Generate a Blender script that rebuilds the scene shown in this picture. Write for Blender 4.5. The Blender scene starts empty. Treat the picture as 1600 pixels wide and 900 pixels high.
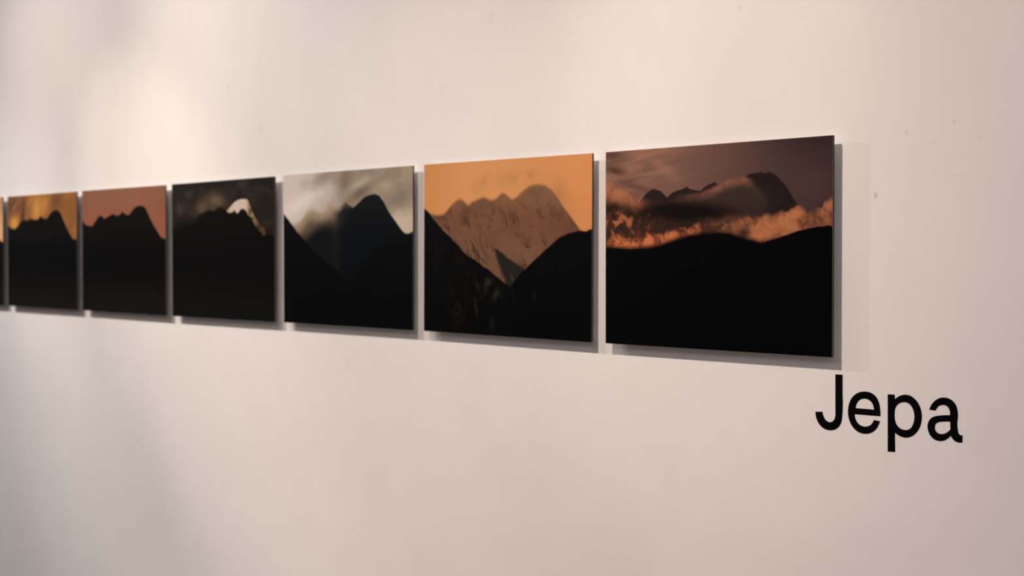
import bpy, bmesh, math, random
from mathutils import Vector, Matrix

S = bpy.context.scene
COL = S.collection
PI = math.pi

# ------------------------------------------------------------------ camera
YAW, PITCH = 0.8831917, -0.0203872
FOC = 2470.295                                     # focal length in pixels of a 1600 px wide frame
CY = -2.2716
ZC = 1.5                                           # height of the middle of the hung row
cam_d = bpy.data.cameras.new('camera')
cam = bpy.data.objects.new('camera', cam_d)
COL.objects.link(cam)
fw = Vector((-math.sin(YAW) * math.cos(PITCH), math.cos(YAW) * math.cos(PITCH), math.sin(PITCH)))
rt = Vector((math.cos(YAW), math.sin(YAW), 0))
up = rt.cross(fw)
M = Matrix((rt, up, -fw)).transposed().to_4x4()
M.translation = Vector((1.834166, CY, ZC - 0.01729))
cam.matrix_world = M
cam_d.sensor_width = 36.0
cam_d.lens = FOC / 1600 * 36.0
cam_d.clip_start = 0.05
cam_d.dof.use_dof = True
cam_d.dof.focus_distance = 2.83
cam_d.dof.aperture_fstop = 4.6
S.camera = cam

# ------------------------------------------------------------------ light
S.view_settings.view_transform = 'Standard'
S.view_settings.look = 'None'
S.view_settings.exposure = 0.0
S.view_settings.gamma = 1.0
S.view_settings.use_curve_mapping = False
W = bpy.data.worlds.new('world')
S.world = W
W.use_nodes = True
W.node_tree.nodes['Background'].inputs[0].default_value = (0.02, 0.018, 0.017, 1)
W.node_tree.nodes['Background'].inputs[1].default_value = 1.0


def spot(x, y, z, tx, tz, power, col, size, blend, radius):
    d = bpy.data.lights.new('track_spot', 'SPOT')
    d.energy = power
    d.color = col
    d.spot_size = math.radians(size)
    d.spot_blend = blend
    d.shadow_soft_size = radius
    o = bpy.data.objects.new('track_spot', d)
    COL.objects.link(o)
    o.location = (x, y, z)
    o.rotation_euler = (Vector((tx, 0, tz)) - Vector((x, y, z))).to_track_quat('-Z', 'Y').to_euler()
    return o


def area(pos, aim, sx, sy, power, col):
    d = bpy.data.lights.new('room_fill', 'AREA')
    d.shape = 'RECTANGLE'
    d.size, d.size_y = sx, sy
    d.energy = power
    d.color = col
    o = bpy.data.objects.new('room_fill', d)
    COL.objects.link(o)
    o.location = pos
    o.rotation_euler = (Vector(aim) - Vector(pos)).to_track_quat('-Z', 'Y').to_euler()
    return o


# the ceiling track: spots in three heads over the row, each with a tight beam and a flood
LY, LZ, KW = -1.90, ZC + 2.33, 47.5
WARM = (1.0, 0.81, 0.70)
PALE = (1.0, 0.87, 0.77)
COOL = (1.0, 0.96, 0.95)
for lx, tx, tz, size, p, col in ((-0.759, -0.282, 0.149, 25.1, 1.50, WARM),
                                 (-5.170, -2.529, -0.073, 17.6, 6.62, (1.0, 0.85, 0.73)),
                                 (-5.241, -2.545, -0.206, 44.7, 8.38, PALE),
                                 (-0.784, 0.460, -2.470, 91.5, 5.04, WARM),
                                 (-3.329, -1.833, 0.266, 43.6, 3.94, PALE),
                                 (-7.178, -3.623, -0.787, 28.8, 13.89, COOL),
                                 (-7.203, -0.819, -0.431, 70.0, 3.97, COOL),
                                 (-7.203, -0.200, 0.000, 14.0, 5.00, COOL)):
    spot(lx, LY, LZ, tx, ZC + tz, p * KW / col[1], col, size, 1.0, 0.03)
# added soft fills: overhead for general room light, at right to lift gap shadows
area((-2.2, -4.4, 4.2), (-2.2, -4.4, 0.0), 8.0, 2.0, 64, (1.0, 0.91, 0.94))
area((3.6, -3.0, 3.0), (-1.5, 0.0, 1.9), 2.6, 2.6, 28, (1.0, 0.95, 1.0))


# ------------------------------------------------------------------ helpers
def lin(c):
    c = c / 255.0
    return c / 12.92 if c <= 0.04045 else ((c + 0.055) / 1.055) ** 2.4


GAIN = (1.0, 1.0, 1.0)                               # colour gain of the current print, offsets the tint and level of the lamps


def rgb(r, g, b):
    return (min(lin(r) * GAIN[0], 0.9), min(lin(g) * GAIN[1], 0.9), min(lin(b) * GAIN[2], 0.9))


def obj(name, bm, mats, parent=None, smooth=False):
    me = bpy.data.meshes.new(name)
    bm.normal_update()
    bm.to_mesh(me)
    bm.free()
    for m in (mats if isinstance(mats, (list, tuple)) else [mats]):
        me.materials.append(m)
    if smooth:
        for p in me.polygons:
            p.use_smooth = True
    o = bpy.data.objects.new(name, me)
    COL.objects.link(o)
    if parent:
        o.parent = parent
    return o


def add_box(bm, x0, x1, y0, y1, z0, z1, mi=0):
    v = [bm.verts.new(p) for p in ((x0, y0, z0), (x1, y0, z0), (x1, y1, z0), (x0, y1, z0),
                                   (x0, y0, z1), (x1, y0, z1), (x1, y1, z1), (x0, y1, z1))]
    fs = []
    for idx in ((0, 3, 2, 1), (4, 5, 6, 7), (0, 1, 5, 4), (1, 2, 6, 5), (2, 3, 7, 6), (3, 0, 4, 7)):
        f = bm.faces.new([v[i] for i in idx])
        f.material_index = mi
        fs.append(f)
    return fs                                       # bottom, top, front(-y), right, back, left


def struct(name, box, mat):
    bm = bmesh.new()
    add_box(bm, *box)
    o = obj(name, bm, mat)
    o['kind'] = 'structure'
    return o


def tag(o, label, cat, group=None):
    o['label'] = label
    o['category'] = cat
    if group:
        o['group'] = group


def new_mat(name, rough=0.5, spec=0.3, base=(0.5, 0.5, 0.5)):
    m = bpy.data.materials.new(name)
    m.use_nodes = True
    b = m.node_tree.nodes['Principled BSDF']
    b.inputs['Roughness'].default_value = rough
    b.inputs['Specular IOR Level'].default_value = spec
    b.inputs['Base Color'].default_value = (*base, 1)
    return m, b


# ---- a small expression language that writes shader nodes
class X:
    """a scalar socket (or a plain number) with arithmetic that adds Math nodes"""
    nt = None

    def __init__(self, s):
        self.s = s

    @staticmethod
    def math(op, *a, clamp=False):
        n = X.nt.nodes.new('ShaderNodeMath')
        n.operation = op
        n.use_clamp = clamp
        for i, q in enumerate(a):
            if isinstance(q, X):
                X.nt.links.new(q.s, n.inputs[i])
            else:
                n.inputs[i].default_value = float(q)
        return X(n.outputs[0])

    def __add__(s, o): return X.math('ADD', s, o)
    __radd__ = __add__
    def __sub__(s, o): return X.math('SUBTRACT', s, o)
    def __rsub__(s, o): return X.math('SUBTRACT', o, s)
    def __mul__(s, o): return X.math('MULTIPLY', s, o)
    __rmul__ = __mul__
    def __neg__(s): return X.math('MULTIPLY', s, -1)


def blend(a, b, w): return a + (b - a) * w
def sat(a): return X.math('ADD', a, 0.0, clamp=True)
def pw(a, k): return X.math('POWER', a, k)


def sm(a, b, x):
    """smoothstep of x from a to b (a > b falls)"""
    n = X.nt.nodes.new('ShaderNodeMapRange')
    n.interpolation_type = 'SMOOTHSTEP'
    X.nt.links.new(x.s, n.inputs['Value'])
    lo, hi, t0, t1 = (a, b, 0, 1) if a < b else (b, a, 1, 0)
    n.inputs['From Min'].default_value = lo
    n.inputs['From Max'].default_value = hi
    n.inputs['To Min'].default_value = t0
    n.inputs['To Max'].default_value = t1
    return X(n.outputs[0])


def blob(u, t, cu, ct, ru, rt_, ang=0.0):
    c, s = math.cos(ang), math.sin(ang)
    du, dt = (u - cu) * 1.5, t - ct                 # in print heights
    a = (du * c + dt * s) * (1.0 / ru)
    b = (dt * c - du * s) * (1.0 / rt_)
    return X.math('EXPONENT', -(a * a + b * b))


def noise(u, t, su, st, seed=0.0, detail=4.0, rough=0.55, warp=0.0):
    cb = X.nt.nodes.new('ShaderNodeCombineXYZ')
    X.nt.links.new((u * su + seed).s, cb.inputs[0])
    X.nt.links.new((t * st + seed * 0.37).s, cb.inputs[1])
    cb.inputs[2].default_value = seed
    n = X.nt.nodes.new('ShaderNodeTexNoise')
    n.inputs['Scale'].default_value = 1.0
    n.inputs['Detail'].default_value = detail
    n.inputs['Roughness'].default_value = rough
    n.inputs['Distortion'].default_value = warp
    X.nt.links.new(cb.outputs[0], n.inputs['Vector'])
    return X(n.outputs[0])


def line(u, pts, smooth=False):
    """piecewise curve of u through (u, value) points"""
    n = X.nt.nodes.new('ShaderNodeFloatCurve')
    cv = n.mapping.curves[0]
    pts = [(min(max(a, 0.0), 1.0), b) for a, b in pts]
    if pts[0][0] > 0.0:
        pts = [(0.0, pts[0][1])] + pts
    if pts[-1][0] < 1.0:
        pts = pts + [(1.0, pts[-1][1])]
    while len(cv.points) < len(pts):
        cv.points.new(0.5, 0.5)
    for p, (a, b) in zip(cv.points, pts):
        p.location = (a, b)
        p.handle_type = 'AUTO' if smooth else 'VECTOR'
    n.mapping.update()
    X.nt.links.new(u.s, n.inputs['Value'])
    return X(n.outputs[0])


class C:
    """a colour socket"""
    def __init__(self, s):
        self.s = s


def mix(a, b, f):
    n = X.nt.nodes.new('ShaderNodeMix')
    n.data_type = 'RGBA'
    n.clamp_factor = True
    for q, k in ((a, 6), (b, 7)):
        if isinstance(q, C):
            X.nt.links.new(q.s, n.inputs[k])
        else:
            n.inputs[k].default_value = (*q, 1)
    if isinstance(f, X):
        X.nt.links.new(f.s, n.inputs[0])
    else:
        n.inputs[0].default_value = f
    return C(n.outputs[2])


def print_mat(name, paint):
    m, b = new_mat(name, rough=0.42, spec=0.03)
    X.nt = m.node_tree
    uv = X.nt.nodes.new('ShaderNodeUVMap')
    uv.uv_map = 'UVMap'
    sp = X.nt.nodes.new('ShaderNodeSeparateXYZ')
    X.nt.links.new(uv.outputs[0], sp.inputs[0])
    u = X(sp.outputs[0])
    t = 1.0 - X(sp.outputs[1])                      # measured down from the top edge
    X.nt.links.new(paint(u, t).s, b.inputs['Base Color'])
    return m


# ------------------------------------------------------------------ the setting
def wall_paint():
    m, b = new_mat('white_wall_paint', rough=0.62, spec=0.18)
    X.nt = m.node_tree
    g = X.nt.nodes.new('ShaderNodeNewGeometry')
    sp = X.nt.nodes.new('ShaderNodeSeparateXYZ')
    X.nt.links.new(g.outputs['Position'], sp.inputs[0])
    x, z = X(sp.outputs[0]), X(sp.outputs[2])
    base = mix((0.80, 0.775, 0.755), (0.77, 0.745, 0.725), sm(0.35, 0.65, noise(x, z, 3.0, 3.0, 1.7, 5, 0.6)))
    base = mix(base, (0.74, 0.715, 0.70), sm(0.62, 0.80, noise(x, z, 9.0, 26.0, 5.1, 4, 0.7)) * 0.35)
    dots = None                                     # old pin holes and scuffs in the paint
    for dx, dz, rx, rz, k in ((0.081, 0.089, 0.0035, 0.0048, 0.50), (0.147, 0.197, 0.004, 0.004, 0.20),
                              (0.243, 0.209, 0.004, 0.003, 0.26), (0.206, 0.178, 0.010, 0.0022, 0.09),
                              (0.290, 0.178, 0.006, 0.003, 0.07), (-0.242, 0.460, 0.004, 0.003, 0.26),
                              (-2.225, 0.468, 0.006, 0.008, 0.14), (-2.038, 0.337, 0.010, 0.008, 0.10),
                              (-1.008, 0.528, 0.006, 0.010, 0.12), (-2.859, 0.273, 0.008, 0.005, 0.09),
                              (0.235, 0.119, 0.026, 0.0016, 0.06), (-0.94, -0.30, 0.010, 0.004, 0.07)):
        a = (x - dx) * (1.0 / rx)
        c = (z - (ZC + dz)) * (1.0 / rz)
        d = X.math('EXPONENT', -(a * a + c * c)) * k
        dots = d if dots is None else dots + d
    base = mix(base, (0.25, 0.23, 0.22), dots)
    X.nt.links.new(base.s, b.inputs['Base Color'])
    bp = X.nt.nodes.new('ShaderNodeBump')
    bp.inputs['Strength'].default_value = 0.10
    bp.inputs['Distance'].default_value = 0.002
    h = noise(x, z, 38.0, 60.0, 2.2, 5, 0.6) + noise(x, z, 7.0, 9.0, 8.2, 3, 0.5) * 1.5
    X.nt.links.new(h.s, bp.inputs['Height'])
    X.nt.links.new(bp.outputs[0], b.inputs['Normal'])
    return m


def speckled(name, c0, c1, scale, rough):
    m, b = new_mat(name, rough=rough, spec=0.3)
    nt = m.node_tree
    tc = nt.nodes.new('ShaderNodeTexCoord')
    n = nt.nodes.new('ShaderNodeTexNoise')
    n.inputs['Scale'].default_value = scale
    n.inputs['Detail'].default_value = 5
    r = nt.nodes.new('ShaderNodeValToRGB')
    r.color_ramp.elements[0].position, r.color_ramp.elements[1].position = 0.35, 0.68
    r.color_ramp.elements[0].color = (*c0, 1)
    r.color_ramp.elements[1].color = (*c1, 1)
    nt.links.new(tc.outputs['Object'], n.inputs['Vector'])
    nt.links.new(n.outputs[0], r.inputs[0])
    nt.links.new(r.outputs[0], b.inputs['Base Color'])
    return m


M_WALL = wall_paint()
M_SIDE = speckled('side_wall_paint', (0.55, 0.53, 0.51), (0.60, 0.58, 0.56), 3, 0.7)
M_FLOOR = speckled('grey_screed', (0.16, 0.145, 0.135), (0.24, 0.22, 0.205), 2.5, 0.5)
M_CEIL = speckled('ceiling_paint', (0.62, 0.60, 0.58), (0.66, 0.64, 0.62), 3, 0.8)
XL, XR, YB, ZT = -9.5, 4.2, -7.0, 4.3
struct('wall_back', (XL, XR, 0.0, 0.15, 0.0, ZT), M_WALL)
struct('floor', (XL - 0.15, XR + 0.15, YB - 0.15, 0.15, -0.15, 0.0), M_FLOOR)
struct('ceiling', (XL - 0.15, XR + 0.15, YB - 0.15, 0.15, ZT, ZT + 0.15), M_CEIL)
struct('wall_left', (XL - 0.15, XL, YB, 0.15, 0.0, ZT), M_SIDE)
struct('wall_right', (XR, XR + 0.15, YB, 0.15, 0.0, ZT), M_SIDE)
struct('wall_front', (XL, XR, YB - 0.15, YB, 0.0, ZT), M_SIDE)


# ------------------------------------------------------------------ the pictures on the prints
def paint_cloud_wrapped(u, t):
    n1 = noise(u, t, 9.0, 6.5, 3.1, 6, 0.60, 0.8)     # large billows
    n2 = noise(u, t, 26.0, 18.0, 9.4, 6, 0.62, 0.6)   # small billows
    n3 = noise(u, t, 60.0, 40.0, 1.3, 4, 0.60)        # grain of rock edges
    st = noise(u, t + u * 0.22, 3.0, 17.0, 5.5, 4, 0.55, 0.4)
    # sky
    sky = mix(rgb(118, 86, 73), rgb(57, 42, 41), sm(0.10, 1.05, u + t * 0.10))
    sky = mix(sky, rgb(152, 106, 82), sm(0.47, 0.66, st) * sm(0.60, 0.15, u) * 0.65)
    sky = mix(sky, rgb(84, 56, 48), sm(0.50, 0.34, st) * sm(0.50, 0.05, u) * 0.60)
    sky = mix(sky, rgb(150, 104, 82), sat(blob(u, t, 0.28, 0.10, 0.12, 0.03, 0.5) * 0.55 + blob(u, t, 0.26, 0.02, 0.22, 0.02, 0.0) * 0.4))
    sky = mix(sky, rgb(70, 42, 34), sat(blob(u, t, 0.05, 0.100, 0.09, 0.024, 0.2) * 0.9 + blob(u, t, 0.03, 0.015, 0.10, 0.03, 0.2) * 0.6))
    sky = mix(sky, rgb(92, 60, 50), blob(u, t, 0.17, 0.195, 0.16, 0.018, 0.25) * 0.8)
    sky = mix(sky, rgb(46, 35, 36), sm(0.12, -0.02, t) * sm(0.55, 1.0, u) * 0.75)
    sky = mix(sky, rgb(82, 58, 54), blob(u, t, 0.92, 0.22, 0.14, 0.09) * 0.5)
    # glowing haze over the left shoulder
    hz = line(u, [(0, .165), (.06, .188), (.11, .220), (.16, .254), (.21, .280), (.28, .285), (.4, .31), (1, .5)], True)
    g = t - hz + (n1 - 0.5) * 0.05
    glow = sm(-0.035, 0.025, g) * sm(0.34, 0.16, u)
    # peaks standing out of the cloud
    rg = line(u, [(0, .60), (.12, .40), (.160, .276), (.173, .260), (.190, .238), (.205, .221), (.222, .210), (.241, .205), (.258, .208), (.272, .216),
                  (.284, .228), (.292, .240), (.302, .249), (.325, .226), (.355, .215), (.378, .208), (.391, .197), (.407, .212),
                  (.433, .219), (.455, .223), (.468, .210), (.493, .190), (.518, .184), (.534, .196), (.55, .235),
                  (.60, .24), (.630, .190), (.645, .168), (.663, .154), (.690, .150), (.716, .145), (.730, .152), (.738, .155), (.744, .149), (.754, .150), (.766, .160),
                  (.780, .168), (.796, .186), (.807, .203), (.816, .215), (.827, .229), (.836, .252), (.850, .280), (.866, .303), (.885, .323), (.905, .352), (1, .52)])
    d = t - rg + (n3 - 0.5) * 0.014 + (n2 - 0.5) * 0.014
    rock = mix(rgb(38, 27, 25), rgb(33, 25, 24), sm(0.55, 0.75, u))
    col = mix(sky, rock, sm(-0.003, 0.005, d))
    col = mix(col, mix(rgb(134, 80, 54), rgb(162, 102, 70), sm(0.4, 0.6, n2)), glow * 0.85)
    # cloud draped over the saddle, brown inside with a lit upper fringe
    vl = line(u, [(0, .5), (.30, .262), (.36, .244), (.42, .238), (.46, .236), (.495, .224), (.53, .203), (.562, .190), (.60, .180), (.638, .172), (.67, .184), (.70, .205), (.74, .255), (1, .5)], True)
    v = t - vl + (n1 - 0.5) * 0.035 + (n2 - 0.5) * 0.025
    inside = sm(-0.006, 0.030, v) * sm(0.28, 0.36, u) * sm(0.77, 0.69, u)
    col = mix(col, mix(rgb(66, 49, 42), rgb(54, 40, 35), sm(0.0, 0.1, v)), inside * 0.93)
    fr = sm(-0.016, 0.004, v) * sm(0.050, 0.010, v) * sm(0.30, 0.45, u) * sm(0.70, 0.62, u)
    col = mix(col, mix(rgb(112, 74, 60), rgb(142, 90, 68), sm(0.40, 0.62, n2)), fr * (0.35 + 0.6 * sm(0.42, 0.56, u)))
    col = mix(col, rgb(56, 42, 36), sat(blob(u, t, 0.60, 0.275, 0.20, 0.055)) * 0.75)
    # dark cloud bank
    dk = t - line(u, [(0, .275), (.05, .268), (.10, .285), (.16, .300), (.20, .285), (.26, .270), (.33, .268), (.42, .275), (.50, .285), (.58, .300), (.66, .33), (.8, .4), (1, .5)], True) + (n1 - 0.5) * 0.06
    col = mix(col, rgb(46, 31, 26), sm(-0.03, 0.03, dk) * sm(0.66, 0.54, u))
    col = mix(col, rgb(17, 11, 10), sat(blob(u, t, 0.37, 0.325, 0.32, 0.046, 0.05) * 1.4) * sm(0.25, 0.5, n1 + 0.12))
    col = mix(col, rgb(36, 21, 18), sat(blob(u, t, 0.02, 0.290, 0.10, 0.035, 0.1)) * 0.9)
    # burning rags at the left
    col = mix(col, rgb(92, 52, 36), sat(blob(u, t, 0.10, 0.385, 0.20, 0.065)) * sm(0.40, 0.58, n1 * 0.6 + n2 * 0.4) * 0.75)
    z1 = sm(0.50, 0.60, n2 * 0.55 + n1 * 0.45 + 0.02) * sm(0.29, 0.35, t) * sm(0.27, 0.10, u)
    col = mix(col, mix(rgb(116, 62, 40), rgb(168, 98, 60), sm(0.50, 0.64, n2)), z1 * 0.85)
    pf = blob(u, t, 0.128, 0.350, 0.022, 0.034, 0.25) + blob(u, t, 0.112, 0.385, 0.030, 0.03) * 0.8 + blob(u, t, 0.072, 0.352, 0.030, 0.022, -0.5) \
        + blob(u, t, 0.040, 0.335, 0.020, 0.03) * 0.6 + blob(u, t, 0.215, 0.405, 0.06, 0.025, -0.1) * 0.55
    col = mix(col, rgb(170, 98, 60), sm(0.35, 0.95, pf * 0.8 + (n2 - 0.5) * 1.6) * 0.8)
    bl = line(u, [(0, .470), (.03, .450), (.06, .452), (.10, .466), (.142, .462), (.19, .445), (.225, .450), (.28, .440), (.33, .431), (.38, .420), (.42, .410), (.45, .403), (.47, .41), (1, .41)], True)
    e = t - bl - 0.006 + (n2 - 0.5) * 0.055 + (n1 - 0.5) * 0.035
    band = sm(-0.030, 0.004, e) * sm(0.470, 0.435, u)
    col = mix(col, mix(rgb(104, 55, 34), rgb(190, 108, 64), sm(0.40, 0.60, n2 * 0.7 + n1 * 0.3)), band)
    col = mix(col, rgb(96, 52, 34), sat(blob(u, t, 0.085, 0.445, 0.025, 0.02) + blob(u, t, 0.165, 0.435, 0.02, 0.03)) * 0.7)
    # cloud under the summit: dim at the left, lit towards the right
    mid = sm(-0.035, 0.03, t - 0.372 + (n1 - 0.5) * 0.11) * sm(0.42, 0.54, u)
    col = mix(col, mix(rgb(72, 46, 37), rgb(120, 76, 56), sm(0.38, 0.62, n2)), mid * 0.9)
    cl = line(u, [(0, .6), (.46, .47), (.52, .43), (.57, .412), (.60, .388), (.63, .375), (.66, .366), (.70, .358), (.740, .353), (.79, .347), (.822, .340), (.840, .328),
                  (.855, .316), (.872, .310), (.890, .326), (.905, .345), (.920, .342), (.940, .336), (.955, .336), (.964, .316), (.98, .298), (1, .284)], True)
    q = t - cl + (n2 - 0.5) * 0.045 + (n3 - 0.5) * 0.012
    lit = sm(0.38, 0.64, n2 * 0.55 + n1 * 0.45)
    cc = mix(rgb(92, 55, 40), rgb(166, 104, 68), lit)
    cc = mix(cc, rgb(184, 114, 72), sat(blob(u, t, 0.73, 0.445, 0.10, 0.03, -0.25) + blob(u, t, 0.86, 0.350, 0.08, 0.024, -0.2) + blob(u, t, 0.79, 0.40, 0.09, 0.03)) * 0.6)
    cc = mix(cc, rgb(176, 106, 74), blob(u, t, 0.99, 0.31, 0.03, 0.03) * 0.7)
    cc = mix(cc, rgb(50, 32, 27), sat(blob(u, t, 0.640, 0.440, 0.045, 0.028)) * 0.95)
    cc = mix(cc, rgb(118, 72, 54), sm(0.37, 0.41, t) * sm(0.88, 0.96, u) * 0.7)
    cc = mix(cc, rgb(92, 57, 44), sm(0.67, 0.56, u) * 0.7)
    col = mix(col, cc, sm(-0.016, 0.016, q) * sm(0.50, 0.60, u))
    # black valley
    fg = line(u, [(0, .490), (.05, .497), (.121, .503), (.211, .497), (.272, .485), (.326, .464), (.365, .450), (.404, .439), (.456, .432), (.525, .428),
                  (.588, .434), (.624, .451), (.679, .464), (.709, .476), (.74, .470), (.768, .460), (.808, .450), (.848, .434), (.894, .419), (.938, .407), (1, .403)])
    f = t - fg + (n2 - 0.5) * 0.020
    return mix(col, rgb(3, 3, 4), blend(sm(-0.022, 0.012, f), sm(-0.003, 0.006, f), sm(0.70, 0.80, u)))


MTN = [(0, .299), (.046, .299), (.084, .306), (.125, .305), (.151, .281), (.181, .248), (.210, .226), (.235, .213), (.260, .228), (.289, .255),
       (.311, .236), (.346, .224), (.381, .208), (.409, .223), (.437, .229), (.464, .218), (.484, .199), (.505, .189), (.525, .203), (.545, .222),
       (.560, .229), (.585, .215), (.618, .185), (.651, .161), (.683, .151), (.716, .150), (.747, .159), (.779, .182), (.810, .220),
       (.842, .272), (.879, .322), (.909, .363), (.933, .397), (1, .48)]
FGL = [(0, .256), (.039, .295), (.084, .347), (.121, .388), (.166, .428), (.217, .475), (.253, .515), (.282, .542), (.339, .572),
       (.381, .604), (.409, .615), (.464, .661), (.505, .688), (.546, .716), (.7, .85), (1, 1)]
FGR = [(0, 1), (.40, .86), (.505, .755), (.546, .716), (.579, .671), (.638, .610), (.703, .550), (.748, .508), (.789, .473), (.823, .441),
       (.879, .417), (.933, .406), (.970, .408), (1, .396)]


def paint_orange_haze(u, t):
    n1 = noise(u, t, 9.0, 7.0, 2.3, 4, 0.55)
    n2 = noise(u, t, 34.0, 20.0, 7.9, 5, 0.65)
    n3 = noise(u - t * 0.45, t, 46.0, 10.0, 4.4, 4, 0.6)
    sky = mix(rgb(208, 138, 84), rgb(200, 130, 74), sm(0.3, 0.0, u))
    sky = mix(sky, rgb(207, 131, 77), sm(0.5, 1.0, u))
    sky = mix(sky, rgb(196, 124, 68), sm(0.12, 0.34, t) * sm(0.6, 0.95, u) * 0.6)
    smoke = blob(u, t, .385, .118, .045, .03, -0.6) * 0.55 + blob(u, t, .325, .155, .05, .03, 0.7) * 0.3 \
        + blob(u, t, .585, .115, .16, .04, 0.0) * 0.5 + blob(u, t, .655, .090, .05, .02) * 0.4 + blob(u, t, .82, .20, .13, .07, 0.9) * 0.55
    sky = mix(sky, rgb(150, 100, 62), sat(smoke * sm(0.25, 0.65, n1)) * 0.85)
    d = t - line(u, MTN) + (n2 - 0.5) * 0.008
    rock = mix(rgb(128, 88, 60), rgb(116, 74, 52), sm(0.16, 0.34, t))
    rock = mix(rock, rgb(116, 78, 57), sm(0.34, 0.55, t))
    rock = mix(rock, rgb(100, 64, 46), sm(0.45, 0.63, n1) * 0.45)
    rock = mix(rock, rgb(98, 58, 44), sm(0.64, 0.9, u) * sm(0.2, 0.4, t) * 0.6)
    n4 = noise(u - t * 0.2, t, 26.0, 12.0, 12.7, 5, 0.65, 0.5)
    rock = mix(rock, rgb(92, 57, 42), sm(0.51, 0.62, n4) * sm(0.20, 0.30, t) * 0.75)
    spots = sm(0.54, 0.63, n4 * 0.6 + n2 * 0.4) * sm(0.27, 0.42, t)
    rock = mix(rock, rgb(58, 39, 30), spots * 0.85)
    # bare ribs running down to the ravine and the dark rock wedge at its foot
    ribs = sm(0.50, 0.62, n3) * sm(0.40, 0.54, t) * sm(0.50, 0.32, u + t * 0.05)
    rock = mix(rock, rgb(42, 34, 27), ribs * 0.9)
    gul = line(u, [(0, 1), (.40, .80), (.425, .485), (.437, .492), (.478, .512), (.519, .545), (.579, .582), (.632, .616), (.70, .66), (1, .9)])
    gl = t - gul + (n2 - 0.5) * 0.03
    wr = sm(0.0, 0.03, u - (t - 0.49) * 0.36 - 0.425 + (n2 - 0.5) * 0.04)
    rock = mix(rock, mix(rgb(34, 29, 24), rgb(54, 46, 38), sm(0.5, 0.7, n3)), sm(-0.006, 0.012, gl) * wr)
    col = mix(sky, rock, sm(-0.014, 0.012, d))
    fl = t - line(u, FGL) + (n2 - 0.5) * 0.022
    fr = t - line(u, FGR) + (n2 - 0.5) * 0.010
    dark = X.math('MAXIMUM', sm(-0.004, 0.008, fl), sm(-0.004, 0.008, fr))
    blk = mix(rgb(4, 4, 4), rgb(11, 10, 8), sm(0.5, 0.7, n1) * sm(0.6, 0.3, u))
    mk = None
    for cu, ct, ru, rr, an, k in ((.412, .705, .030, .045, 0.9, .9), (.464, .768, .035, .035, 0, .8), (.353, .735, .012, .05, -0.5, .6), (.339, .834, .014, .05, -0.2, .6),
                                  (.572, .795, .010, .06, -0.25, .6), (.684, .766, .012, .022, 0, .55), (.232, .872, .05, .05, 0, .35), (.444, .935, .025, .03, 0, .35),
                                  (.181, .727, .03, .05, 0, .25), (.10, .50, .08, .05, 0.5, .12)):
        q = blob(u, t, cu, ct, ru, rr, an) * k
        mk = q if mk is None else mk + q
    blk = mix(blk, rgb(52, 41, 31), sat(mk) * sm(0.40, 0.62, n2))
    return mix(col, blk, dark)


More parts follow.
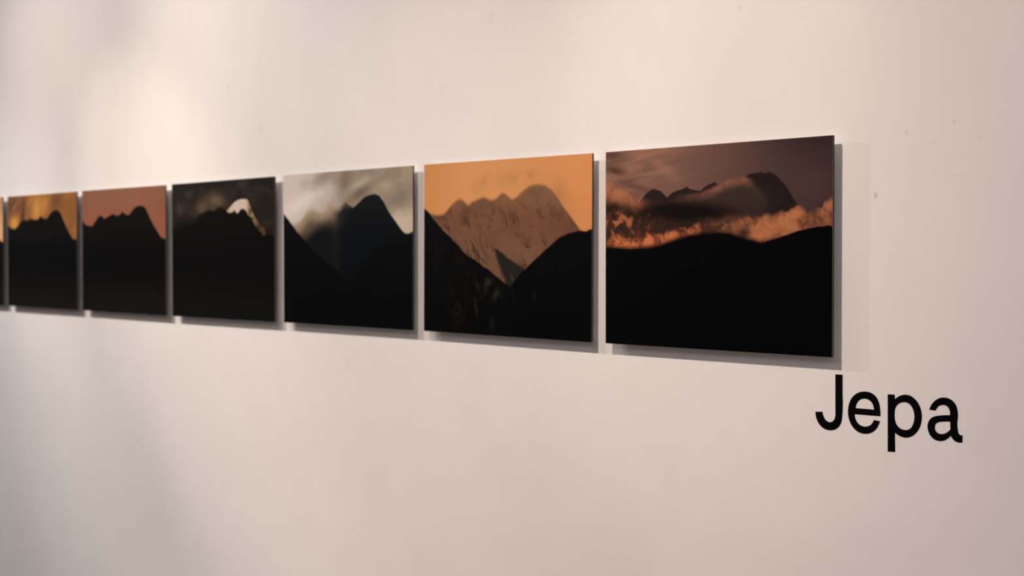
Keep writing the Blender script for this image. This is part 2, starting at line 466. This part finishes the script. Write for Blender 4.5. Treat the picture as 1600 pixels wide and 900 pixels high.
def paint_pale_cloud(u, t):
    n1 = noise(u, t, 7.0, 6.0, 6.1, 4, 0.55, 0.3)
    n2 = noise(u, t, 20.0, 14.0, 1.9, 5, 0.6, 0.3)
    sky = mix(rgb(204, 181, 168), rgb(154, 131, 110), sm(0.10, 0.60, u + (n1 - 0.5) * 0.3))
    sky = mix(sky, rgb(128, 106, 86), sm(0.47, 0.62, n1) * sm(0.15, 0.45, u) * 0.55)
    sky = mix(sky, rgb(142, 118, 98), sat(blob(u, t, .33, .05, .16, .07, -0.5)) * 0.7)
    sky = mix(sky, rgb(112, 90, 74), sat(blob(u, t, .50, .07, .10, .08, -0.6) * 0.9))
    sky = mix(sky, rgb(96, 78, 68), sat(blob(u, t, .61, .15, .16, .045, -0.35) * 0.8))
    sky = mix(sky, rgb(186, 164, 140), sat(blob(u, t, .64, .075, .16, .028, -0.3) * 0.6 + blob(u, t, .80, .11, .12, .03) * 0.3))
    sky = mix(sky, rgb(126, 118, 108), sat(blob(u, t, .72, .03, .09, .03) * 0.8))
    sky = mix(sky, rgb(122, 108, 94), sat(blob(u, t, .89, .19, .17, .06, -0.3) * 0.8) * sm(0.3, 0.6, n2 + 0.1))
    sky = mix(sky, rgb(202, 178, 152), sm(0.22, 0.33, t) * sm(0.8, 0.9, u) * 0.7)
    sky = mix(sky, rgb(226, 202, 192), sat(blob(u, t, .15, .19, .34, .055, -0.25)) * 0.8)
    sky = mix(sky, rgb(176, 150, 136), sat(blob(u, t, .17, .07, .05, .03)) * 0.6)
    # the low peaks dissolve in sunlit haze
    lo = [(0, .33), (.102, .327), (.146, .307), (.199, .251), (.243, .235), (.286, .247), (.320, .255), (.388, .223), (.438, .231), (.463, .232),
          (.487, .211), (.512, .199), (.536, .221), (.569, .236), (.601, .213), (.641, .181), (.681, .162), (.728, .158), (.763, .170), (.794, .210),
          (.821, .256), (.851, .298), (.889, .345), (.927, .392), (1, .45)]
    d = t - line(u, lo) + (n2 - 0.5) * 0.008
    haze = sm(0.60, 0.40, u + t * 0.10)
    hz = mix(rgb(160, 134, 106), rgb(92, 73, 58), sm(0.01, 0.12, d))
    slope = line(u, [(0, .44), (.10, .44), (.20, .39), (.30, .325), (.345, .312), (.454, .350), (.528, .390), (.7, .5), (1, .6)], True)
    sl = t - slope
    hz = mix(hz, rgb(15, 16, 18), sm(-0.035, 0.075, sl))
    hz = mix(hz, rgb(46, 38, 36), sm(0.38, 0.47, u) * sm(0.0, 0.05, d))
    hz = mix(hz, rgb(15, 16, 19), sm(0.10, 0.16, d) * sm(0.36, 0.5, u))
    rock = mix(rgb(13, 14, 17), rgb(5, 8, 11), sm(0.2, 0.45, t))
    body = mix(rock, hz, haze)
    edge = blend(sm(-0.016, 0.028, d), sm(-0.006, 0.010, d), sm(0.40, 0.49, u))
    col = mix(sky, body, edge)
    fl = t - line(u, FGL) + (n2 - 0.5) * 0.010
    fr = t - line(u, FGR) + (n2 - 0.5) * 0.010
    dark = X.math('MAXIMUM', sm(-0.005, 0.012, fl), sm(-0.005, 0.012, fr))
    return mix(col, rgb(4, 4, 5), dark)


def paint_snow_cap(u, t):
    n1 = noise(u, t, 6.0, 6.0, 8.8, 5, 0.6, 0.4)
    n2 = noise(u, t, 26.0, 18.0, 3.6, 5, 0.6)
    sky = mix(rgb(35, 28, 24), rgb(50, 40, 34), sm(0.48, 0.66, n1))
    sky = mix(sky, rgb(26, 23, 21), sm(0.12, 0.0, t) * sm(0.2, 0.6, u) * 0.7)
    sky = mix(sky, rgb(110, 86, 64), sat(blob(u, t, .43, .150, .14, .055) * 0.95) * sm(0.25, 0.6, n1 + 0.08))
    sky = mix(sky, rgb(92, 72, 56), sat(blob(u, t, .31, .195, .09, .05) * 0.8))
    sky = mix(sky, rgb(58, 50, 46), sat(blob(u, t, .71, .035, .07, .03) * 0.7 + blob(u, t, .18, .085, .06, .03) * 0.7))
    sky = mix(sky, rgb(66, 56, 54), sat(blob(u, t, .075, .185, .035, .05, -0.4) * 0.7))
    top = t - line(u, [(0, .30), (.12, .28), (.25, .25), (.31, .226), (.350, .220), (.378, .207), (.405, .210), (.429, .218), (.455, .205), (.480, .195), (.513, .189),
                       (.54, .21), (.558, .222), (.604, .184), (.645, .153), (.686, .142), (.72, .141), (.752, .145), (.770, .164), (.792, .216), (.815, .262), (.856, .306), (.906, .350),
                       (.935, .395), (.96, .404), (1, .404)]) + (n2 - 0.5) * 0.010
    soft = sm(0.34, 0.22, u)
    m = blend(sm(-0.006, 0.008, top), sm(-0.05, 0.08, top), soft)
    col = mix(sky, rgb(9, 8, 8), m)
    # lit snow on the summit and down the right-hand ridge
    bot = line(u, [(0, .15), (.555, .218), (.575, .235), (.60, .236), (.625, .222), (.637, .214), (.650, .236), (.668, .240), (.685, .220), (.702, .208), (.725, .212),
                   (.742, .222), (.765, .262), (.780, .262), (.800, .292), (.835, .345), (.87, .375), (.893, .402), (.915, .408), (.93, .398), (1, .3)])
    b = t - bot + (n2 - 0.5) * 0.014
    sn = sm(-0.003, 0.005, top) * sm(0.006, -0.006, b) * sm(0.55, 0.57, u) * sm(0.945, 0.93, u)
    snow = mix(rgb(206, 178, 158), rgb(186, 150, 112), sm(0.62, 0.56, u))
    snow = mix(snow, rgb(172, 136, 100), sm(0.738, 0.765, u))
    snow = mix(snow, rgb(116, 80, 54), sm(0.80, 0.84, u))
    snow = mix(snow, rgb(190, 140, 96), sat(blob(u, t, .90, .375, .02, .03)))
    brk = sm(0.755, 0.775, u) * sm(0.56, 0.44, n2)
    col = mix(col, snow, sn * (1.0 - brk * 0.75))
    col = mix(col, rgb(20, 17, 15), sat(blob(u, t, .800, .285, .03, .022)) * 0.8)
    return mix(col, mix(rgb(6, 6, 6), rgb(16, 14, 13), sm(0.6, 1.0, t)), sm(0.33, 0.46, t))


PEAKS = [(0, .245), (.029, .276), (.071, .292), (.126, .298), (.168, .259), (.210, .221), (.244, .212), (.291, .240), (.331, .223), (.385, .202), (.438, .220),
         (.471, .214), (.504, .186), (.542, .212), (.581, .218), (.620, .184), (.658, .156), (.722, .145), (.771, .163), (.808, .214), (.845, .273),
         (.893, .332), (.941, .390), (.965, .404), (1, .411)]


def silhouette(u, t, sky, pts, soft=0.006):
    n2 = noise(u, t, 40.0, 26.0, 4.7, 4, 0.6)
    d = t - line(u, pts) + (n2 - 0.5) * 0.010
    blk = mix(rgb(13, 12, 11), rgb(4, 4, 4), sm(0.30, 0.50, t))
    blk = mix(blk, rgb(20, 17, 15), sm(0.62, 1.0, t))  # brownish room reflection painted into the black towards the bottom
    return mix(sky, blk, sm(-soft, soft, d))


def paint_red_dusk(u, t):
    n1 = noise(u, t, 3.0, 3.0, 2.9, 2)
    sky = mix(rgb(138, 90, 68), rgb(150, 84, 58), sm(0.05, 0.38, t))
    sky = mix(sky, rgb(124, 76, 58), sm(0.5, 1.0, u) * 0.5)
    sky = mix(sky, rgb(146, 96, 72), sm(0.35, 0.65, n1) * 0.25)
    return silhouette(u, t, sky, PEAKS)


def paint_fire_clouds(u, t):
    n1 = noise(u + t * 0.8, t, 9.0, 4.0, 5.2, 5, 0.6, 0.5)
    n2 = noise(u + t * 0.9, t, 20.0, 6.0, 7.7, 4, 0.6, 0.4)
    sky = mix(rgb(134, 86, 50), rgb(160, 100, 50), sm(0.35, 0.65, n1))
    sky = mix(sky, rgb(106, 68, 46), sm(0.35, 0.0, u + t * 0.6) * 0.9)
    sky = mix(sky, rgb(196, 134, 62), sat(blob(u, t, .44, .13, .10, .14, 0.15) * 0.95))
    sky = mix(sky, rgb(186, 126, 60), sat(blob(u, t, .55, .09, .10, .07, -0.6) * 0.8))
    sky = mix(sky, rgb(204, 136, 62), sat(blob(u, t, .105, .245, .09, .065) * 1.1))
    sky = mix(sky, rgb(70, 48, 36), sat(blob(u, t, .235, .16, .045, .13, 0.30) * 1.2) * sm(0.3, 0.55, n2 + 0.1))
    sky = mix(sky, rgb(92, 60, 44), sat(blob(u, t, .10, .09, .20, .07)) * 0.85)
    sky = mix(sky, rgb(96, 62, 40), sat(blob(u, t, .70, .09, .09, .07)) * 0.7)
    sky = mix(sky, rgb(130, 86, 48), sat(blob(u, t, .90, .16, .22, .12)) * 0.8)
    sky = mix(sky, rgb(112, 74, 44), sat(blob(u, t, .73, .06, .11, .06)) * 0.8)
    sky = mix(sky, rgb(226, 164, 84), sm(0.58, 0.76, n2) * sm(0.7, 0.5, u) * 0.5)
    pts = [(0, .257), (.047, .287), (.111, .298), (.159, .270), (.199, .233), (.255, .215), (.294, .226), (.348, .208), (.395, .219), (.456, .220),
           (.502, .187), (.547, .218), (.593, .214), (.638, .169), (.683, .150), (.734, .144), (.786, .178), (.814, .229), (.858, .293), (.915, .366), (.943, .396), (1, .405)]
    return silhouette(u, t, sky, pts)


def paint_peach_dawn(u, t):
    n1 = noise(u, t, 4.0, 7.0, 6.6, 4, 0.5)
    sky = mix(rgb(176, 128, 98), rgb(216, 160, 112), sm(0.0, 0.35, t + (n1 - 0.5) * 0.15))
    return silhouette(u, t, sky, PEAKS)


# ------------------------------------------------------------------ the prints
PW, PH = 0.60, 0.40
FRONT, T_FACE, T_BOARD = 0.018, 0.0013, 0.0034
M_EDGE, _b = new_mat('sheet_edge', rough=0.35, spec=0.4, base=(0.15, 0.14, 0.135))
M_BOARD = speckled('dark_board_core', (0.020, 0.019, 0.017), (0.030, 0.028, 0.025), 60, 0.5)
M_BACK = speckled('white_board_back', (0.78, 0.78, 0.77), (0.82, 0.82, 0.81), 40, 0.5)
M_ALU = speckled('brushed_aluminium', (0.42, 0.42, 0.42), (0.50, 0.50, 0.50), 30, 0.4)


def face_bm():
    bm = bmesh.new()
    fs = add_box(bm, -PW / 2, PW / 2, -FRONT, -FRONT + T_FACE, -PH / 2, PH / 2, 1)
    uvl = bm.loops.layers.uv.new('UVMap')
    for f in fs:
        for l in f.loops:
            l[uvl].uv = (l.vert.co.x / PW + 0.5, l.vert.co.z / PH + 0.5)
    fs[2].material_index = 0
    return bm


def board_bm():
    bm = bmesh.new()
    fs = add_box(bm, -PW / 2, PW / 2, -FRONT + T_FACE, -FRONT + T_FACE + T_BOARD, -PH / 2, PH / 2)
    fs[4].material_index = 1                         # unseen back, made white to bounce light into the gap
    return bm


def frame_bm():
    """the hollow aluminium frame glued to the back that keeps the print off the wall"""
    bm = bmesh.new()
    a, b, w = PW / 2 - 0.09, PH / 2 - 0.09, 0.02
    y0, y1 = -FRONT + T_FACE + T_BOARD, 0.0
    o = [(-a, -b), (a, -b), (a, b), (-a, b)]
    i = [(-a + w, -b + w), (a - w, -b + w), (a - w, b - w), (-a + w, b - w)]
    vo = [[bm.verts.new((x, y, z)) for x, z in o] for y in (y0, y1)]
    vi = [[bm.verts.new((x, y, z)) for x, z in i] for y in (y0, y1)]
    for k in range(4):
        j = (k + 1) % 4
        bm.faces.new((vo[0][k], vo[0][j], vi[0][j], vi[0][k]))
        bm.faces.new((vo[1][j], vo[1][k], vi[1][k], vi[1][j]))
        bm.faces.new((vo[0][j], vo[0][k], vo[1][k], vo[1][j]))
        bm.faces.new((vi[0][k], vi[0][j], vi[1][j], vi[1][k]))
    bmesh.ops.recalc_face_normals(bm, faces=bm.faces)
    return bm


PITCH_X = 0.64506
PRINTS = [
    ('cloud_wrapped_peak', paint_cloud_wrapped, (-0.00059, -0.00061, 0.00051),
     'unframed print of a dark peak wrapped in orange cloud, just above the black lettering'),
    ('orange_haze', paint_orange_haze, (0.00159, 0.00046, -0.00421),
     'unframed print of a brown hazy mountain under a plain bright orange sky with black foothills'),
    ('pale_cloud', paint_pale_cloud, (0.00063, 0.00151, 0.00019),
     'unframed print of a black mountain under pale beige clouds with haze at left'),
    ('snow_cap', paint_snow_cap, (-0.00251, -0.00011, 0.00136),
     'unframed near black print with one small sunlit snow cap and a dark sky'),
    ('red_dusk', paint_red_dusk, (-0.0004, -0.00054, -0.00133),
     'unframed print of a black jagged ridge under a plain reddish brown sky'),
    ('fire_clouds', paint_fire_clouds, (0.00101, -0.00083, 0.0007),
     'unframed print of a black jagged ridge under streaky golden orange clouds'),
    ('peach_dawn', paint_peach_dawn, (-0.0008, -0.0003, 0.0),
     'unframed print cut by the left edge of the photo, peach sky over black'),
]
board_me = frame_me = None
GAINS = [(1.04, 1.14, 1.20), (1.01, 1.19, 1.32), (1.05, 1.22, 1.33), (0.95, 1.09, 1.19), (0.96, 1.06, 1.16), (1.10, 1.22, 1.32), (1.10, 1.22, 1.32)]
for k, (nm, paint, (dx, dz, rot), label) in enumerate(PRINTS):
    GAIN = GAINS[k]
    root = bpy.data.objects.new('mounted_print', None)
    COL.objects.link(root)
    root.empty_display_size = 0.05
    root.location = (-k * PITCH_X - PW / 2 + dx, 0.0, ZC + dz)
    root.rotation_euler = (0, -rot, 0)
    tag(root, label, 'photo print', 'row of unframed mountain prints on the white wall')
    obj('print_face', face_bm(), [print_mat('print_' + nm, paint), M_EDGE], root)
    if board_me is None:
        b0 = obj('backing_board', board_bm(), [M_BOARD, M_BACK], root)
        f0 = obj('mounting_frame', frame_bm(), M_ALU, root)
        board_me, frame_me = b0.data, f0.data
    else:
        for n_, me in (('backing_board', board_me), ('mounting_frame', frame_me)):
            o = bpy.data.objects.new(n_, me)
            COL.objects.link(o)
            o.parent = root

# ------------------------------------------------------------------ the lettering
# outlines in millimetres on the wall: (x, z, corner flag)
LETTERS = {'J': [[(-7.2, -232.34, 1), (9.52, -231.99, 1), (9.51, -266.26, 1), (9.33, -304.11, 0), (8.22, -314.24, 0), (3.81, -324.35, 0), (-5.11, -331.76, 0), (-18.42, -335.07, 0), (-32.25, -333.44, 0), (-43.61, -326.25, 0), (-50.65, -315.84, 0), (-53.11, -303.78, 1), (-36.37, -302.5, 1), (-34.15, -309.84, 0), (-28.77, -317.22, 0), (-19.87, -320.24, 0), (-11.45, -317.07, 0), (-7.37, -310.07, 0), (-6.83, -301.49, 1)]], 'e': [[(93.91, -300.71, 1), (93.09, -287.79, 0), (90.06, -275.93, 0), (83.14, -266.13, 0), (72.47, -260.49, 0), (57.82, -259.34, 0), (42.69, -263.1, 0), (30.34, -272.53, 0), (23.69, -285.3, 0), (21.84, -297.75, 0), (24.22, -311.42, 0), (31.19, -323.15, 0), (42.12, -331.43, 0), (54.46, -334.64, 0), (65.77, -334.12, 0), (76.98, -330.26, 0), (86.25, -322.34, 0), (90.84, -314.4, 0), (93.03, -309.54, 1), (79.1, -308.24, 1), (75.96, -314.11, 0), (69.81, -319.17, 0), (60.99, -321.58, 0), (51.55, -320.69, 0), (43.36, -316.01, 0), (38.75, -309.03, 0), (37.19, -301.49, 1)], [(39.03, -290.31, 1), (79.55, -290.02, 1), (77.64, -282.58, 0), (72.56, -275.97, 0), (65.8, -272.8, 0), (57.89, -272.14, 0), (49.39, -274.41, 0), (42.78, -280.54, 0)]], 'p': [[(109.1, -260.67, 1), (124.33, -260.32, 1), (124.71, -268.12, 1), (132.66, -262.77, 0), (140.92, -259.74, 0), (149.15, -258.77, 0), (159.0, -260.69, 0), (168.82, -266.79, 0), (176.17, -275.73, 0), (180.28, -285.56, 0), (181.31, -295.62, 0), (179.61, -307.24, 0), (174.01, -318.53, 0), (165.13, -327.44, 0), (156.17, -332.17, 0), (147.96, -333.72, 0), (138.06, -332.82, 0), (130.58, -330.19, 0), (125.06, -327.11, 1), (125.77, -361.1, 1), (109.7, -361.54, 1)], [(145.12, -272.14, 0), (152.52, -273.38, 0), (159.93, -278.96, 0), (164.22, -286.79, 0), (165.74, -295.49, 0), (164.17, -305.8, 0), (159.33, -315.03, 0), (151.17, -319.8, 0), (142.94, -320.23, 0), (134.65, -317.79, 0), (128.31, -312.15, 0), (125.1, -304.87, 0), (124.21, -295.33, 0), (125.32, -285.64, 0), (129.43, -278.48, 0), (136.87, -273.83, 0)]], 'a': [[(196.33, -281.38, 1), (199.17, -274.72, 0), (204.71, -267.6, 0), (212.93, -261.66, 0), (223.19, -258.41, 0), (234.19, -258.84, 0), (243.59, -262.83, 0), (250.32, -269.63, 0), (253.32, -278.67, 0), (253.88, -291.86, 1), (254.32, -312.33, 0), (255.59, -316.85, 0), (258.7, -319.23, 0), (263.33, -319.22, 1), (263.41, -331.49, 1), (256.47, -332.39, 0), (248.71, -330.71, 0), (243.23, -326.56, 0), (239.77, -322.48, 1), (234.64, -327.33, 0), (226.82, -331.63, 0), (217.36, -333.42, 0), (207.83, -331.74, 0), (199.02, -325.81, 0), (194.0, -316.82, 0), (192.98, -308.83, 0), (195.66, -300.54, 0), (201.22, -294.71, 0), (209.16, -291.27, 0), (218.66, -289.45, 0), (238.29, -287.39, 1), (237.46, -279.88, 0), (234.29, -274.4, 0), (229.25, -271.57, 0), (222.48, -271.4, 0), (216.18, -273.47, 0), (211.93, -277.53, 0), (209.42, -282.0, 1)], [(238.67, -298.39, 1), (239.23, -310.97, 1), (234.56, -315.75, 0), (228.0, -319.39, 0), (219.65, -320.92, 0), (212.83, -319.23, 0), (208.83, -314.89, 0), (208.16, -309.58, 0), (210.83, -304.0, 0), (217.15, -300.94, 0), (226.61, -299.5, 0)]]}


def spline(loop, n=8):
    """closed Catmull-Rom outline that keeps the flagged corners sharp"""
    N = len(loop)
    out = []
    for i in range(N):
        p0, p1, p2, p3 = loop[i - 1], loop[i], loop[(i + 1) % N], loop[(i + 2) % N]
        a, b = Vector(p1[:2]), Vector(p2[:2])
        if p1[2] and p2[2]:
            out.append(a)
            continue
        L_ = (b - a).length
        def tan(prev, cur, nxt):
            u_, v_ = Vector(cur[:2]) - Vector(prev[:2]), Vector(nxt[:2]) - Vector(cur[:2])
            d_ = u_.normalized() * v_.length + v_.normalized() * u_.length
            return d_.normalized()
        t1 = None if p1[2] else tan(p0, p1, p2)
        t2 = None if p2[2] else tan(p1, p2, p3)
        ch = (b - a).normalized()
        if t1 is None:
            t1 = 2 * ch * ch.dot(t2) - t2
        if t2 is None:
            t2 = 2 * ch * ch.dot(t1) - t1
        m1, m2 = t1 * L_, t2 * L_
        for s_ in range(n):
            q = s_ / n
            q2, q3 = q * q, q * q * q
            out.append(a * (2 * q3 - 3 * q2 + 1) + m1 * (q3 - 2 * q2 + q) + b * (-2 * q3 + 3 * q2) + m2 * (q3 - q2))
    return out


M_VINYL = speckled('black_vinyl', (0.0010, 0.0010, 0.0013), (0.0018, 0.0018, 0.0021), 40, 0.6)
M_VINYL.node_tree.nodes['Principled BSDF'].inputs['Specular IOR Level'].default_value = 0.03
DEPTH = 0.0003
LABELS = {'J': 'black capital letter J stuck on the white wall under the nearest print',
          'e': 'black lowercase letter e stuck on the white wall right of the J',
          'p': 'black lowercase letter p with its stem hanging below the other letters',
          'a': 'black lowercase letter a, last of the lettering on the white wall'}
for ch, loops in LETTERS.items():
    cx = sum(p[0] for p in loops[0]) / len(loops[0]) / 1000
    cz = sum(p[1] for p in loops[0]) / len(loops[0]) / 1000
    cu = bpy.data.curves.new('outline', 'CURVE')
    cu.dimensions = '2D'
    cu.fill_mode = 'BOTH'
    cu.extrude = DEPTH / 2
    for lp in loops:
        pts = spline(lp)
        sp = cu.splines.new('POLY')
        sp.points.add(len(pts) - 1)
        for p, q in zip(sp.points, pts):
            p.co = (q.x / 1000 - cx, q.y / 1000 - cz, 0, 1)
        sp.use_cyclic_u = True
    tmp = bpy.data.objects.new('outline', cu)
    COL.objects.link(tmp)
    dg = bpy.context.evaluated_depsgraph_get()
    me = bpy.data.meshes.new_from_object(tmp.evaluated_get(dg))
    bpy.data.objects.remove(tmp)
    bpy.data.curves.remove(cu)
    me.name = 'wall_letter'
    me.transform(Matrix.Rotation(PI / 2, 4, 'X'))
    me.materials.clear()
    me.materials.append(M_VINYL)
    o = bpy.data.objects.new('wall_letter', me)
    COL.objects.link(o)
    o.location = (cx, -DEPTH / 2, ZC + cz)
    tag(o, LABELS[ch], 'letter', 'black lettering on the wall')
